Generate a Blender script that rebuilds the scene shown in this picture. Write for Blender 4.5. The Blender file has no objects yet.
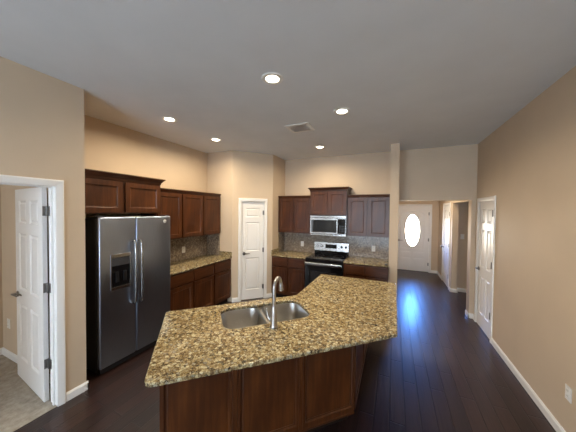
import bpy, bmesh, math, random
from math import sin, cos, pi, radians, sqrt
from mathutils import Vector, Matrix

random.seed(7)
C = bpy.context.scene.collection
SC = bpy.context.scene

# ------------------------------------------------------------------ camera
cam_d = bpy.data.cameras.new('camera')
cam = bpy.data.objects.new('camera', cam_d)
C.objects.link(cam)
cam_d.sensor_fit = 'HORIZONTAL'
cam_d.sensor_width = 36.0
cam_d.lens = 237.0 / 576.0 * 36.0
cam_d.clip_start = 0.05
cam_d.clip_end = 100
cam.matrix_world = (Matrix.Translation((0, 0, 1.846)) @ Matrix.Rotation(radians(24.0), 4, 'Z')
                    @ Matrix.Rotation(radians(90 - 1.254), 4, 'X') @ Matrix.Rotation(radians(0.613), 4, 'Z'))
SC.camera = cam

# ------------------------------------------------------------------ world, light, exposure
world = bpy.data.worlds.new('World')
SC.world = world
world.use_nodes = True
wb = world.node_tree.nodes['Background']
# sunlit ground and haze towards the horizon, clear blue sky above it
_tc = world.node_tree.nodes.new('ShaderNodeTexCoord')
_sx = world.node_tree.nodes.new('ShaderNodeSeparateXYZ')
_rp = world.node_tree.nodes.new('ShaderNodeValToRGB')
_ma = world.node_tree.nodes.new('ShaderNodeMapRange')
_ma.inputs['From Min'].default_value = -1.0
_ma.inputs['From Max'].default_value = 1.0
world.node_tree.links.new(_tc.outputs['Generated'], _sx.inputs[0])
world.node_tree.links.new(_sx.outputs['Z'], _ma.inputs['Value'])
world.node_tree.links.new(_ma.outputs['Result'], _rp.inputs['Fac'])
_cr = _rp.color_ramp
_cr.elements[0].position = 0.0
_cr.elements[0].color = (0.62, 0.54, 0.44, 1)
_cr.elements[1].position = 1.0
_cr.elements[1].color = (0.05, 0.17, 0.60, 1)
for _p, _c in ((0.47, (0.62, 0.54, 0.44, 1)), (0.52, (0.62, 0.70, 0.82, 1)), (0.58, (0.11, 0.34, 1.0, 1))):
    _e = _cr.elements.new(_p)
    _e.color = _c
world.node_tree.links.new(_rp.outputs['Color'], wb.inputs[0])
wb.inputs[1].default_value = 70.0
_pd = bpy.data.lights.new('door_glass_portal', 'AREA')
_pd.shape = 'ELLIPSE'
_pd.size = 0.42
_pd.size_y = 1.02
_pd.cycles.is_portal = True
_po = bpy.data.objects.new('door_glass_portal', _pd)
C.objects.link(_po)
_po.location = (0.55, 8.41, 1.27)
_po.rotation_euler = (radians(-90), 0, 0)
SC.view_settings.view_transform = 'Standard'
SC.view_settings.look = 'None'
SC.view_settings.gamma = 1.0
SC.view_settings.use_curve_mapping = False
SC.view_settings.exposure = 0.0
SC.cycles.use_denoising = True
SC.cycles.max_bounces = 10
SC.cycles.diffuse_bounces = 5
SC.cycles.glossy_bounces = 4
SC.cycles.sample_clamp_indirect = 6.0
SC.cycles.caustics_reflective = False
SC.cycles.caustics_refractive = False

CAN_POWER = 21.5          # each recessed lamp (W)
CAN_COLOR = (1.0, 0.83, 0.60)
WIN_STRENGTH = 16.5        # daylight in the living room windows behind the camera
WIN_COLOR = (0.70, 0.84, 1.0)
BED_STRENGTH = 10.0        # bedroom window
FOYER_POWER = 26.0        # ceiling lamp of the foyer

# ------------------------------------------------------------------ dimensions
HC = 3.03
XL, XK, XR = -2.83, -3.584, 1.307
YLE = 1.345
YB = 5.067
XP1, YP1, XS2, YP2 = -2.931, 3.862, -2.344, 4.461
XC1, XC2, YC = -0.063, 0.079, 4.53
YBACK = -3.6
YFD = 8.35
XF = 1.245
R2 = sqrt(0.5)

# ------------------------------------------------------------------ materials
def new_mat(name):
    m = bpy.data.materials.new(name)
    m.use_nodes = True
    nt = m.node_tree
    return m, nt, nt.nodes['Principled BSDF']

def node(nt, t, **kw):
    n = nt.nodes.new(t)
    for k, v in kw.items():
        setattr(n, k, v)
    return n

def ramp(nt, stops, interp='LINEAR'):
    n = nt.nodes.new('ShaderNodeValToRGB')
    cr = n.color_ramp
    cr.interpolation = interp
    while len(cr.elements) < len(stops):
        cr.elements.new(0.5)
    for e, (p, c) in zip(cr.elements, stops):
        e.position = p
        e.color = (*c, 1)
    return n

def coords(nt, scale=(1, 1, 1), rot=(0, 0, 0)):
    tc = node(nt, 'ShaderNodeTexCoord')
    mp = node(nt, 'ShaderNodeMapping')
    mp.inputs['Scale'].default_value = scale
    mp.inputs['Rotation'].default_value = rot
    nt.links.new(tc.outputs['Object'], mp.inputs['Vector'])
    return mp.outputs['Vector']

def paint(name, col, rough=0.6, bump=0.0, bscale=60, spec=0.3, var=0.03):
    m, nt, p = new_mat(name)
    v = coords(nt)
    nz = node(nt, 'ShaderNodeTexNoise')
    nz.inputs['Scale'].default_value = 2.5
    nz.inputs['Detail'].default_value = 3
    nt.links.new(v, nz.inputs['Vector'])
    r = ramp(nt, [(0.3, tuple(c * (1 - var) for c in col)), (0.7, tuple(min(1, c * (1 + var)) for c in col))])
    nt.links.new(nz.outputs['Fac'], r.inputs['Fac'])
    nt.links.new(r.outputs['Color'], p.inputs['Base Color'])
    p.inputs['Roughness'].default_value = rough
    p.inputs['Specular IOR Level'].default_value = spec
    if bump:
        n2 = node(nt, 'ShaderNodeTexNoise')
        n2.inputs['Scale'].default_value = bscale
        n2.inputs['Detail'].default_value = 4
        nt.links.new(v, n2.inputs['Vector'])
        b = node(nt, 'ShaderNodeBump')
        b.inputs['Strength'].default_value = bump
        b.inputs['Distance'].default_value = 0.004
        nt.links.new(n2.outputs['Fac'], b.inputs['Height'])
        nt.links.new(b.outputs['Normal'], p.inputs['Normal'])
    return m

def metal(name, col, rough=0.3, brushed=None, metallic=1.0):
    m, nt, p = new_mat(name)
    sc = brushed if brushed else (30, 30, 30)
    v = coords(nt, sc)
    nz = node(nt, 'ShaderNodeTexNoise')
    nz.inputs['Scale'].default_value = 6
    nz.inputs['Detail'].default_value = 2
    nt.links.new(v, nz.inputs['Vector'])
    r = ramp(nt, [(0.3, tuple(c * 0.94 for c in col)), (0.7, tuple(min(1, c * 1.06) for c in col))])
    nt.links.new(nz.outputs['Fac'], r.inputs['Fac'])
    nt.links.new(r.outputs['Color'], p.inputs['Base Color'])
    p.inputs['Metallic'].default_value = metallic
    p.inputs['Roughness'].default_value = rough
    if brushed:
        b = node(nt, 'ShaderNodeBump')
        b.inputs['Strength'].default_value = 0.06
        b.inputs['Distance'].default_value = 0.002
        nt.links.new(nz.outputs['Fac'], b.inputs['Height'])
        nt.links.new(b.outputs['Normal'], p.inputs['Normal'])
    return m

def gloss(name, col, rough=0.15, spec=0.5, coat=0.0):
    m, nt, p = new_mat(name)
    v = coords(nt)
    nz = node(nt, 'ShaderNodeTexNoise')
    nz.inputs['Scale'].default_value = 25
    nt.links.new(v, nz.inputs['Vector'])
    r = ramp(nt, [(0.3, tuple(c * 0.95 for c in col)), (0.7, tuple(min(1, c * 1.05) for c in col))])
    nt.links.new(nz.outputs['Fac'], r.inputs['Fac'])
    nt.links.new(r.outputs['Color'], p.inputs['Base Color'])
    p.inputs['Roughness'].default_value = rough
    p.inputs['Specular IOR Level'].default_value = spec
    p.inputs['Coat Weight'].default_value = coat
    return m

def emit(name, col, strength):
    m, nt, p = new_mat(name)
    p.inputs['Base Color'].default_value = (0.8, 0.8, 0.8, 1)
    p.inputs['Emission Color'].default_value = (*col, 1)
    p.inputs['Emission Strength'].default_value = strength
    return m

def wood_cabinet(name, dark, mid, light, along='z', rough=0.33):
    m, nt, p = new_mat(name)
    sc = {'z': (14, 14, 1.1), 'x': (1.1, 14, 14)}[along]
    v = coords(nt, sc)
    nz = node(nt, 'ShaderNodeTexNoise')
    nz.inputs['Scale'].default_value = 2.2
    nz.inputs['Detail'].default_value = 6
    nz.inputs['Roughness'].default_value = 0.6
    nz.inputs['Distortion'].default_value = 0.6
    nt.links.new(v, nz.inputs['Vector'])
    r = ramp(nt, [(0.25, dark), (0.5, mid), (0.75, light)])
    nt.links.new(nz.outputs['Fac'], r.inputs['Fac'])
    v2 = coords(nt, (2.5, 2.5, 1.5))
    n2 = node(nt, 'ShaderNodeTexNoise')
    n2.inputs['Scale'].default_value = 1.8
    n2.inputs['Detail'].default_value = 3
    nt.links.new(v2, n2.inputs['Vector'])
    r2 = ramp(nt, [(0.3, (0.72, 0.70, 0.70)), (0.7, (1.2, 1.18, 1.15))])
    nt.links.new(n2.outputs['Fac'], r2.inputs['Fac'])
    mx = node(nt, 'ShaderNodeMix', data_type='RGBA', blend_type='MULTIPLY')
    mx.inputs['Factor'].default_value = 1.0
    nt.links.new(r.outputs['Color'], mx.inputs['A'])
    nt.links.new(r2.outputs['Color'], mx.inputs['B'])
    nt.links.new(mx.outputs['Result'], p.inputs['Base Color'])
    p.inputs['Roughness'].default_value = rough
    p.inputs['Specular IOR Level'].default_value = 0.4
    return m

def granite(name, scale, stops, rough, tint=(1, 1, 1), fine=0.4):
    m, nt, p = new_mat(name)
    v = coords(nt)
    nd = node(nt, 'ShaderNodeTexNoise')
    nd.inputs['Scale'].default_value = scale * 0.7
    nd.inputs['Detail'].default_value = 3
    nt.links.new(v, nd.inputs['Vector'])
    add = node(nt, 'ShaderNodeMixRGB', blend_type='LINEAR_LIGHT')
    add.inputs['Fac'].default_value = 0.35 / scale
    nt.links.new(v, add.inputs['Color1'])
    nt.links.new(nd.outputs['Color'], add.inputs['Color2'])
    vo = node(nt, 'ShaderNodeTexVoronoi')
    vo.inputs['Scale'].default_value = scale
    nt.links.new(add.outputs['Color'], vo.inputs['Vector'])
    sx = node(nt, 'ShaderNodeSeparateColor')
    nt.links.new(vo.outputs['Color'], sx.inputs['Color'])
    r = ramp(nt, stops, 'CONSTANT')
    nt.links.new(sx.outputs['Red'], r.inputs['Fac'])
    vo2 = node(nt, 'ShaderNodeTexVoronoi')
    vo2.inputs['Scale'].default_value = scale * 2.6
    nt.links.new(add.outputs['Color'], vo2.inputs['Vector'])
    sx2 = node(nt, 'ShaderNodeSeparateColor')
    nt.links.new(vo2.outputs['Color'], sx2.inputs['Color'])
    r2 = ramp(nt, stops, 'CONSTANT')
    nt.links.new(sx2.outputs['Green'], r2.inputs['Fac'])
    mx = node(nt, 'ShaderNodeMix', data_type='RGBA')
    mx.inputs['Factor'].default_value = fine
    nt.links.new(r.outputs['Color'], mx.inputs['A'])
    nt.links.new(r2.outputs['Color'], mx.inputs['B'])
    # dark veins between the flakes
    ve = node(nt, 'ShaderNodeTexVoronoi', feature='DISTANCE_TO_EDGE')
    ve.inputs['Scale'].default_value = scale
    nt.links.new(add.outputs['Color'], ve.inputs['Vector'])
    r3 = ramp(nt, [(0.0, (0.40, 0.33, 0.26)), (0.12, (1, 1, 1))])
    nt.links.new(ve.outputs['Distance'], r3.inputs['Fac'])
    mu = node(nt, 'ShaderNodeMix', data_type='RGBA', blend_type='MULTIPLY')
    mu.inputs['Factor'].default_value = 0.8
    nt.links.new(mx.outputs['Result'], mu.inputs['A'])
    nt.links.new(r3.outputs['Color'], mu.inputs['B'])
    ti = node(nt, 'ShaderNodeMix', data_type='RGBA', blend_type='MULTIPLY')
    ti.inputs['Factor'].default_value = 1.0
    ti.inputs['B'].default_value = (*tint, 1)
    nt.links.new(mu.outputs['Result'], ti.inputs['A'])
    nt.links.new(ti.outputs['Result'], p.inputs['Base Color'])
    p.inputs['Roughness'].default_value = rough
    p.inputs['Specular IOR Level'].default_value = 0.5
    return m

def wood_floor(name):
    m, nt, p = new_mat(name)
    v = coords(nt, (1, 1, 1), (0, 0, radians(90)))
    br = node(nt, 'ShaderNodeTexBrick')
    br.offset = 0.37
    br.offset_frequency = 2
    br.inputs['Scale'].default_value = 1.0
    br.inputs['Brick Width'].default_value = 0.95
    br.inputs['Row Height'].default_value = 0.128
    br.inputs['Mortar Size'].default_value = 0.006
    br.inputs['Mortar Smooth'].default_value = 0.3
    br.inputs['Color1'].default_value = (0, 0, 0, 1)
    br.inputs['Color2'].default_value = (1, 1, 1, 1)
    br.inputs['Mortar'].default_value = (0.5, 0.5, 0.5, 1)
    nt.links.new(v, br.inputs['Vector'])
    sp = node(nt, 'ShaderNodeSeparateColor')
    nt.links.new(br.outputs['Color'], sp.inputs['Color'])
    r = ramp(nt, [(0.0, (0.016, 0.0080, 0.0072)), (0.5, (0.023, 0.0110, 0.0092)), (1.0, (0.032, 0.0150, 0.0120))])
    nt.links.new(sp.outputs['Red'], r.inputs['Fac'])
    v2 = coords(nt, (22, 1.6, 1))
    nz = node(nt, 'ShaderNodeTexNoise')
    nz.inputs['Scale'].default_value = 2.0
    nz.inputs['Detail'].default_value = 6
    nz.inputs['Distortion'].default_value = 0.5
    nt.links.new(v2, nz.inputs['Vector'])
    r2 = ramp(nt, [(0.25, (0.62, 0.60, 0.60)), (0.75, (1.35, 1.3, 1.3))])
    nt.links.new(nz.outputs['Fac'], r2.inputs['Fac'])
    mx = node(nt, 'ShaderNodeMix', data_type='RGBA', blend_type='MULTIPLY')
    mx.inputs['Factor'].default_value = 1.0
    nt.links.new(r.outputs['Color'], mx.inputs['A'])
    nt.links.new(r2.outputs['Color'], mx.inputs['B'])
    mo = node(nt, 'ShaderNodeMix', data_type='RGBA')
    mo.inputs['B'].default_value = (0.012, 0.005, 0.004, 1)
    nt.links.new(br.outputs['Fac'], mo.inputs['Factor'])
    nt.links.new(mx.outputs['Result'], mo.inputs['A'])
    nt.links.new(mo.outputs['Result'], p.inputs['Base Color'])
    # hand scraped surface: waves along each board, grooves between boards
    inv = node(nt, 'ShaderNodeMath', operation='MULTIPLY_ADD')
    inv.inputs[1].default_value = -1.0
    nt.links.new(br.outputs['Fac'], inv.inputs[0])
    sc = node(nt, 'ShaderNodeMath', operation='MULTIPLY')
    sc.inputs[1].default_value = 0.35
    nt.links.new(nz.outputs['Fac'], sc.inputs[0])
    nt.links.new(sc.outputs[0], inv.inputs[2])
    b = node(nt, 'ShaderNodeBump')
    b.inputs['Strength'].default_value = 0.8
    b.inputs['Distance'].default_value = 0.006
    nt.links.new(inv.outputs[0], b.inputs['Height'])
    nt.links.new(b.outputs['Normal'], p.inputs['Normal'])
    p.inputs['Roughness'].default_value = 0.36
    p.inputs['Specular IOR Level'].default_value = 0.5
    p.inputs['Coat Weight'].default_value = 0.15
    p.inputs['Coat Roughness'].default_value = 0.14
    return m

def carpet_mat(name):
    m, nt, p = new_mat(name)
    v = coords(nt)
    nz = node(nt, 'ShaderNodeTexNoise')
    nz.inputs['Scale'].default_value = 14
    nz.inputs['Detail'].default_value = 8
    nz.inputs['Roughness'].default_value = 0.75
    nt.links.new(v, nz.inputs['Vector'])
    r = ramp(nt, [(0.3, (0.24, 0.20, 0.155)), (0.7, (0.48, 0.42, 0.34))])
    nt.links.new(nz.outputs['Fac'], r.inputs['Fac'])
    nt.links.new(r.outputs['Color'], p.inputs['Base Color'])
    p.inputs['Roughness'].default_value = 0.95
    b = node(nt, 'ShaderNodeBump')
    b.inputs['Strength'].default_value = 0.8
    b.inputs['Distance'].default_value = 0.01
    nt.links.new(nz.outputs['Fac'], b.inputs['Height'])
    nt.links.new(b.outputs['Normal'], p.inputs['Normal'])
    return m

WALL = paint('tan_wall_paint', (0.58, 0.465, 0.34), 0.6, 0.12, 90)
CEIL = paint('white_ceiling_paint', (0.69, 0.715, 0.745), 0.8, 0.15, 60, 0.2)
TRIM = paint('white_trim_paint', (0.80, 0.79, 0.77), 0.35, 0, 60, 0.45, 0.015)
FLOOR = wood_floor('dark_scraped_wood')
CARPET = carpet_mat('beige_carpet_pile')
WOOD = wood_cabinet('cherry_stained_wood', (0.038, 0.0110, 0.0032), (0.063, 0.0195, 0.0056), (0.098, 0.0325, 0.0090))
WOODX = wood_cabinet('cherry_stained_wood_rail', (0.038, 0.0110, 0.0032), (0.063, 0.0195, 0.0056), (0.098, 0.0325, 0.0090), 'x')
TOE = gloss('toe_kick_black', (0.012, 0.007, 0.005), 0.6, 0.3)
G_STOPS = [(0.0, (0.030, 0.020, 0.014)), (0.12, (0.13, 0.075, 0.032)), (0.28, (0.25, 0.165, 0.075)),
           (0.46, (0.37, 0.265, 0.135)), (0.62, (0.50, 0.395, 0.235)), (0.78, (0.66, 0.575, 0.40)), (0.93, (0.30, 0.27, 0.23))]
GRANITE = granite('gold_granite', 58, G_STOPS, 0.06, (0.93, 0.98, 0.92), 0.35)
B_STOPS = [(0.0, (0.07, 0.056, 0.045)), (0.18, (0.19, 0.15, 0.115)), (0.42, (0.33, 0.265, 0.20)),
           (0.66, (0.46, 0.385, 0.295)), (0.86, (0.60, 0.53, 0.42))]
SPLASH = granite('speckled_backsplash', 75, B_STOPS, 0.2, (0.92, 0.9, 0.9), 0.4)
STEEL = metal('brushed_steel', (0.36, 0.35, 0.34), 0.25, (1, 1, 40))
FRIDGE_STEEL = metal('fridge_steel', (0.34, 0.395, 0.49), 0.30, (40, 40, 1))
SINK_STEEL = metal('sink_steel', (0.50, 0.49, 0.47), 0.32, (20, 20, 20))
NICKEL = metal('brushed_nickel', (0.45, 0.44, 0.43), 0.33)
HINGE = metal('satin_nickel_hinge', (0.27, 0.265, 0.26), 0.35)
HANDLE = metal('satin_nickel_lever', (0.26, 0.245, 0.23), 0.3)
BLACK = gloss('black_plastic', (0.012, 0.012, 0.013), 0.3, 0.5)
BLACKGLASS = gloss('black_glass', (0.006, 0.006, 0.007), 0.06, 0.4, 0.0)
DARKGREY = gloss('dark_grey_plastic', (0.045, 0.045, 0.05), 0.35, 0.5)
WHITEPL = gloss('white_plastic', (0.78, 0.77, 0.74), 0.3, 0.5)
SLOT = gloss('dark_slot', (0.03, 0.03, 0.03), 0.5, 0.3)
LENS = emit('lamp_lens', (1.0, 0.86, 0.66), 18.0)
PANE = emit('daylit_window_glass', WIN_COLOR, WIN_STRENGTH)
BPANE = emit('daylit_bedroom_glass', (0.85, 0.93, 1.0), BED_STRENGTH)
def clear_glass(name):
    m, nt, p = new_mat(name)
    tr = node(nt, 'ShaderNodeBsdfTransparent')
    tr.inputs['Color'].default_value = (0.93, 0.95, 0.96, 1)
    gl = node(nt, 'ShaderNodeBsdfGlossy')
    gl.inputs['Roughness'].default_value = 0.05
    fr = node(nt, 'ShaderNodeFresnel')
    fr.inputs['IOR'].default_value = 1.45
    mx = node(nt, 'ShaderNodeMixShader')
    nt.links.new(fr.outputs[0], mx.inputs[0])
    nt.links.new(tr.outputs[0], mx.inputs[1])
    nt.links.new(gl.outputs[0], mx.inputs[2])
    nt.links.new(mx.outputs[0], nt.nodes['Material Output'].inputs['Surface'])
    return m
OVAL = clear_glass('clear_oval_glass')

# ------------------------------------------------------------------ mesh helpers
def add_box(bm, x0, x1, y0, y1, z0, z1, bev=0.0, seg=2):
    vs = [bm.verts.new((x, y, z)) for z in (z0, z1) for y in (y0, y1) for x in (x0, x1)]
    fs = [bm.faces.new([vs[i] for i in f]) for f in
          ((0, 2, 3, 1), (4, 5, 7, 6), (0, 1, 5, 4), (2, 6, 7, 3), (0, 4, 6, 2), (1, 3, 7, 5))]
    if bev > 0:
        es = set(e for f in fs for e in f.edges)
        bmesh.ops.bevel(bm, geom=list(es), offset=bev, segments=seg, affect='EDGES', profile=0.5)
    return vs

def add_prism(bm, poly, z0, z1, bev=0.0):
    bot = [bm.verts.new((x, y, z0)) for x, y in poly]
    top = [bm.verts.new((x, y, z1)) for x, y in poly]
    n = len(poly)
    bm.faces.new(bot[::-1])
    bm.faces.new(top)
    for i in range(n):
        bm.faces.new((bot[i], bot[(i + 1) % n], top[(i + 1) % n], top[i]))

def add_lathe(bm, prof, n=24, mat=Matrix()):
    """prof: (radius, height) pairs about local z."""
    rings = []
    for r, z in prof:
        if r < 1e-6:
            rings.append([bm.verts.new(mat @ Vector((0, 0, z)))])
        else:
            rings.append([bm.verts.new(mat @ Vector((r * cos(2 * pi * k / n), r * sin(2 * pi * k / n), z))) for k in range(n)])
    for a, b in zip(rings, rings[1:]):
        for k in range(n):
            k2 = (k + 1) % n
            q = [a[k % len(a)], a[k2 % len(a)], b[k2 % len(b)], b[k % len(b)]]
            q = list(dict.fromkeys(q))
            if len(q) >= 3:
                try:
                    bm.faces.new(q)
                except ValueError:
                    pass

def add_tube(bm, pts, radii, n=14):
    pts = [Vector(p) for p in pts]
    if not hasattr(radii, '__len__'):
        radii = [radii] * len(pts)
    rings = []
    up = Vector((0, 0, 1))
    prev = None
    for i, p in enumerate(pts):
        t = (pts[min(i + 1, len(pts) - 1)] - pts[max(i - 1, 0)]).normalized()
        if prev is None:
            a = t.cross(up)
            if a.length < 1e-3:
                a = t.cross(Vector((1, 0, 0)))
            a.normalize()
        else:
            a = (prev - t * prev.dot(t)).normalized()
        prev = a
        b = t.cross(a)
        rings.append([bm.verts.new(p + (a * cos(2 * pi * k / n) + b * sin(2 * pi * k / n)) * radii[i]) for k in range(n)])
    for r0, r1 in zip(rings, rings[1:]):
        for k in range(n):
            bm.faces.new((r0[k], r0[(k + 1) % n], r1[(k + 1) % n], r1[k]))
    bm.faces.new(rings[0][::-1])
    bm.faces.new(rings[-1])

def grid_slab(bm, w, h, th, xc, zc, panels, inset=0.02, depth=0.008, field=None, both=True):
    """Slab in local x 0..w, z 0..h, front face at y=0 looking to -y, back at y=th; PANELS cells of the cut grid are sunk with sloped edges."""
    def side(y, flip):
        V = [[bm.verts.new((x, y, z)) for x in xc] for z in zc]
        pf = []
        for j in range(len(zc) - 1):
            for i in range(len(xc) - 1):
                q = [V[j][i], V[j][i + 1], V[j + 1][i + 1], V[j + 1][i]]
                f = bm.faces.new(q if not flip else q[::-1])
                if (i, j) in panels:
                    pf.append(f)
        if pf and (not flip or both):
            d = 1 if not flip else -1
            bm.normal_update()
            bmesh.ops.inset_individual(bm, faces=pf, thickness=inset, depth=-depth)
            if field:
                bmesh.ops.inset_individual(bm, faces=pf, thickness=field[0], depth=0.0)
                bmesh.ops.inset_individual(bm, faces=pf, thickness=field[1], depth=field[2])
        return V
    F = side(0.0, False)
    B = side(th, True)
    nz, nx = len(zc), len(xc)
    loop = [(0, i) for i in range(nx)] + [(j, nx - 1) for j in range(1, nz)] + [(nz - 1, i) for i in range(nx - 2, -1, -1)] + [(j, 0) for j in range(nz - 2, 0, -1)]
    m = len(loop)
    for k in range(m):
        j0, i0 = loop[k]
        j1, i1 = loop[(k + 1) % m]
        bm.faces.new((F[j0][i0], B[j0][i0], B[j1][i1], F[j1][i1]))

def obj(name, bm, mat, parent=None, smooth=False, loc=None, rot=None):
    bmesh.ops.recalc_face_normals(bm, faces=bm.faces[:])
    me = bpy.data.meshes.new(name)
    bm.to_mesh(me)
    bm.free()
    if smooth:
        for p in me.polygons:
            p.use_smooth = True
        me.set_sharp_from_angle(angle=radians(35))
    me.materials.append(mat)
    o = bpy.data.objects.new(name, me)
    C.objects.link(o)
    if parent is not None:
        o.parent = parent
    if loc is not None:
        o.location = loc
    if rot is not None:
        o.rotation_euler = rot
    return o

def BM():
    return bmesh.new()

def boxes(name, lst, mat, parent=None, bev=0.0, smooth=False):
    bm = BM()
    for b in lst:
        add_box(bm, *b, bev=bev)
    return obj(name, bm, mat, parent, smooth)

def tag(o, label, cat, group=None, kind=None):
    if label:
        o['label'] = label
    if cat:
        o['category'] = cat
    if group:
        o['group'] = group
    if kind:
        o['kind'] = kind
    return o

def thing(name, label, cat, loc=(0, 0, 0), rz=0.0, group=None, kind=None):
    o = bpy.data.objects.new(name, None)
    o.empty_display_size = 0.05
    C.objects.link(o)
    o.location = loc
    o.rotation_euler = (0, 0, rz)
    return tag(o, label, cat, group, kind)

def struct(o, label=None, cat=None):
    o['kind'] = 'structure'
    return tag(o, label, cat)

def copy_tree(o, parent=None):
    c = o.copy()
    C.objects.link(c)
    if parent is not None:
        c.parent = parent
        c.matrix_parent_inverse = o.matrix_parent_inverse.copy()
    for ch in [x for x in bpy.data.objects if x.parent == o]:
        copy_tree(ch, c)
    return c

def rounded(poly, radii, n=8):
    """Polygon with each corner rounded by its own radius."""
    out = []
    N = len(poly)
    for i in range(N):
        p = Vector(poly[i]); a = Vector(poly[i - 1]); b = Vector(poly[(i + 1) % N])
        r = radii[i] if hasattr(radii, '__len__') else radii
        u = (a - p).normalized(); v = (b - p).normalized()
        ang = u.angle(v)
        if r <= 0:
            out.append(tuple(p)); continue
        d = r / math.tan(ang / 2)
        c = p + (u + v).normalized() * (r / sin(ang / 2))
        s0 = p + u * d - c
        s1 = p + v * d - c
        a0 = math.atan2(s0.y, s0.x); a1 = math.atan2(s1.y, s1.x)
        da = (a1 - a0 + pi) % (2 * pi) - pi
        for k in range(n + 1):
            t = a0 + da * k / n
            out.append((c.x + r * cos(t), c.y + r * sin(t)))
    return out

def slab_from_outline(name, outline, holes, z0, z1, mat, parent=None, bev=0.006):
    """Flat slab with holes and eased edges: a filled 2D curve turned into a mesh."""
    cu = bpy.data.curves.new(name + '_outline', 'CURVE')
    cu.dimensions = '2D'
    cu.fill_mode = 'BOTH'
    cu.extrude = (z1 - z0) / 2 - bev
    cu.bevel_depth = bev
    cu.bevel_resolution = 2
    cu.offset = -bev
    for poly in [outline] + holes:
        s = cu.splines.new('POLY')
        s.points.add(len(poly) - 1)
        for q, (x, y) in zip(s.points, poly):
            q.co = (x, y, 0, 1)
        s.use_cyclic_u = True
    tmp = bpy.data.objects.new(name + '_tmp', cu)
    C.objects.link(tmp)
    bpy.context.view_layer.update()
    dg = bpy.context.evaluated_depsgraph_get()
    me = bpy.data.meshes.new_from_object(tmp.evaluated_get(dg))
    bpy.data.objects.remove(tmp)
    bm = BM()
    bm.from_mesh(me)
    bpy.data.meshes.remove(me)
    bmesh.ops.remove_doubles(bm, verts=bm.verts[:], dist=1e-5)
    bmesh.ops.translate(bm, verts=bm.verts[:], vec=(0, 0, (z0 + z1) / 2))
    return obj(name, bm, mat, parent)

# ------------------------------------------------------------------ the setting
T = 0.12
struct(boxes('floor', [(XL, XR + 1.4, YBACK, YFD + T, -0.1, 0.0), (XK - .12, XL, 1.27, YB + .15, -0.1, 0.0)], FLOOR),
       'dark brown scraped wood plank floor of the kitchen and hallway', 'floor')
struct(boxes('floor_bedroom', [(-4.75, XL - 0.001, -2.6, 1.27, -0.09, 0.004)], CARPET),
       'beige carpet floor of the bedroom beyond the open white door', 'floor')
struct(boxes('ceiling', [(-4.8, XR + 1.4, YBACK - .15, YFD + T, HC, HC + 0.1)], CEIL),
       'smooth grey white ceiling with recessed lights', 'ceiling')

DL0, DL1, DLH = 0.325, 1.115, 2.045         # bedroom doorway in the left wall
struct(boxes('wall_left', [
    (XL - T, XL, DL1 + .012, YLE, 0, HC),
    (XL - T, XL, DL0 - .012, DL1 + .012, DLH + .012, HC),
    (XL - T, XL, YBACK, DL0 - .012, 0, HC),
    (-4.62, XL - T, YLE - 0.1, YLE, 0, HC)], WALL), 'tan wall with the bedroom doorway beside the refrigerator recess', 'wall')
struct(boxes('wall_kitchen', [(XK - T, XK, YLE, YB + T, 0, HC)], WALL), 'cream lit wall behind the refrigerator and its cabinets', 'wall')
# corner pantry: stub, angled face with doorway, stub
PD = Vector((XS2 - XP1, YP2 - YP1, 0)); PLEN = PD.length; PDN = PD.normalized()
PANG = math.atan2(PD.y, PD.x)
pw = thing('wall_pantry', 'angled corner wall holding the narrow pantry door', 'wall', (XP1, YP1, 0), PANG, kind='structure')
PMID = PLEN * 0.5
PW = 0.478
p0, p1 = PMID - PW / 2, PMID + PW / 2
boxes('wall_face', [(0, p0 - .012, 0, 0.1, 0, HC), (p1 + .012, PLEN, 0, 0.1, 0, HC), (p0 - .012, p1 + .012, 0, 0.1, 2.042, HC)], WALL, pw)
bm = BM()
add_prism(bm, [(XK, YP1), (XP1, YP1), (XP1 - .06, YP1 + .1), (XK, YP1 + .1)], 0, HC)
struct(obj('wall_pantry_side', bm, WALL), 'short wall between the long cabinet run and the pantry corner', 'wall')
bm = BM()
add_prism(bm, [(XS2, YP2), (XS2, YB), (XS2 - .1, YB), (XS2 - .1, YP2 + .06)], 0, HC)
struct(obj('wall_pantry_back', bm, WALL), 'short return wall between the pantry corner and the range wall', 'wall')
struct(boxes('wall_back', [(XK, XC2, YB, YB + T, 0, HC)], WALL), 'cream wall above the range and microwave', 'wall')
struct(boxes('wall_partition', [(XC1, XC2, YC, YB, 0, HC)], WALL), 'narrow end of the partition wall beside the hallway', 'wall')
HJ, HH, HT = 1.237, 2.066, 0.17
struct(boxes('wall_header', [(XC2, XR, YB, YB + HT, HH, HC), (HJ, XR, YB, YB + HT, 0, HH)], WALL), 'tan wall above the hallway opening', 'wall')
DR0, DR1 = 4.27, 4.915                    # closet doorway in the right wall
struct(boxes('wall_right', [
    (XR, XR + T, YBACK, DR0 - .012, 0, HC), (XR, XR + T, DR1 + .012, YB + HT, 0, HC),
    (XR, XR + T, DR0 - .012, DR1 + .012, 2.042, HC)], WALL), 'long plain tan wall along the hallway side', 'wall')
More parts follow.
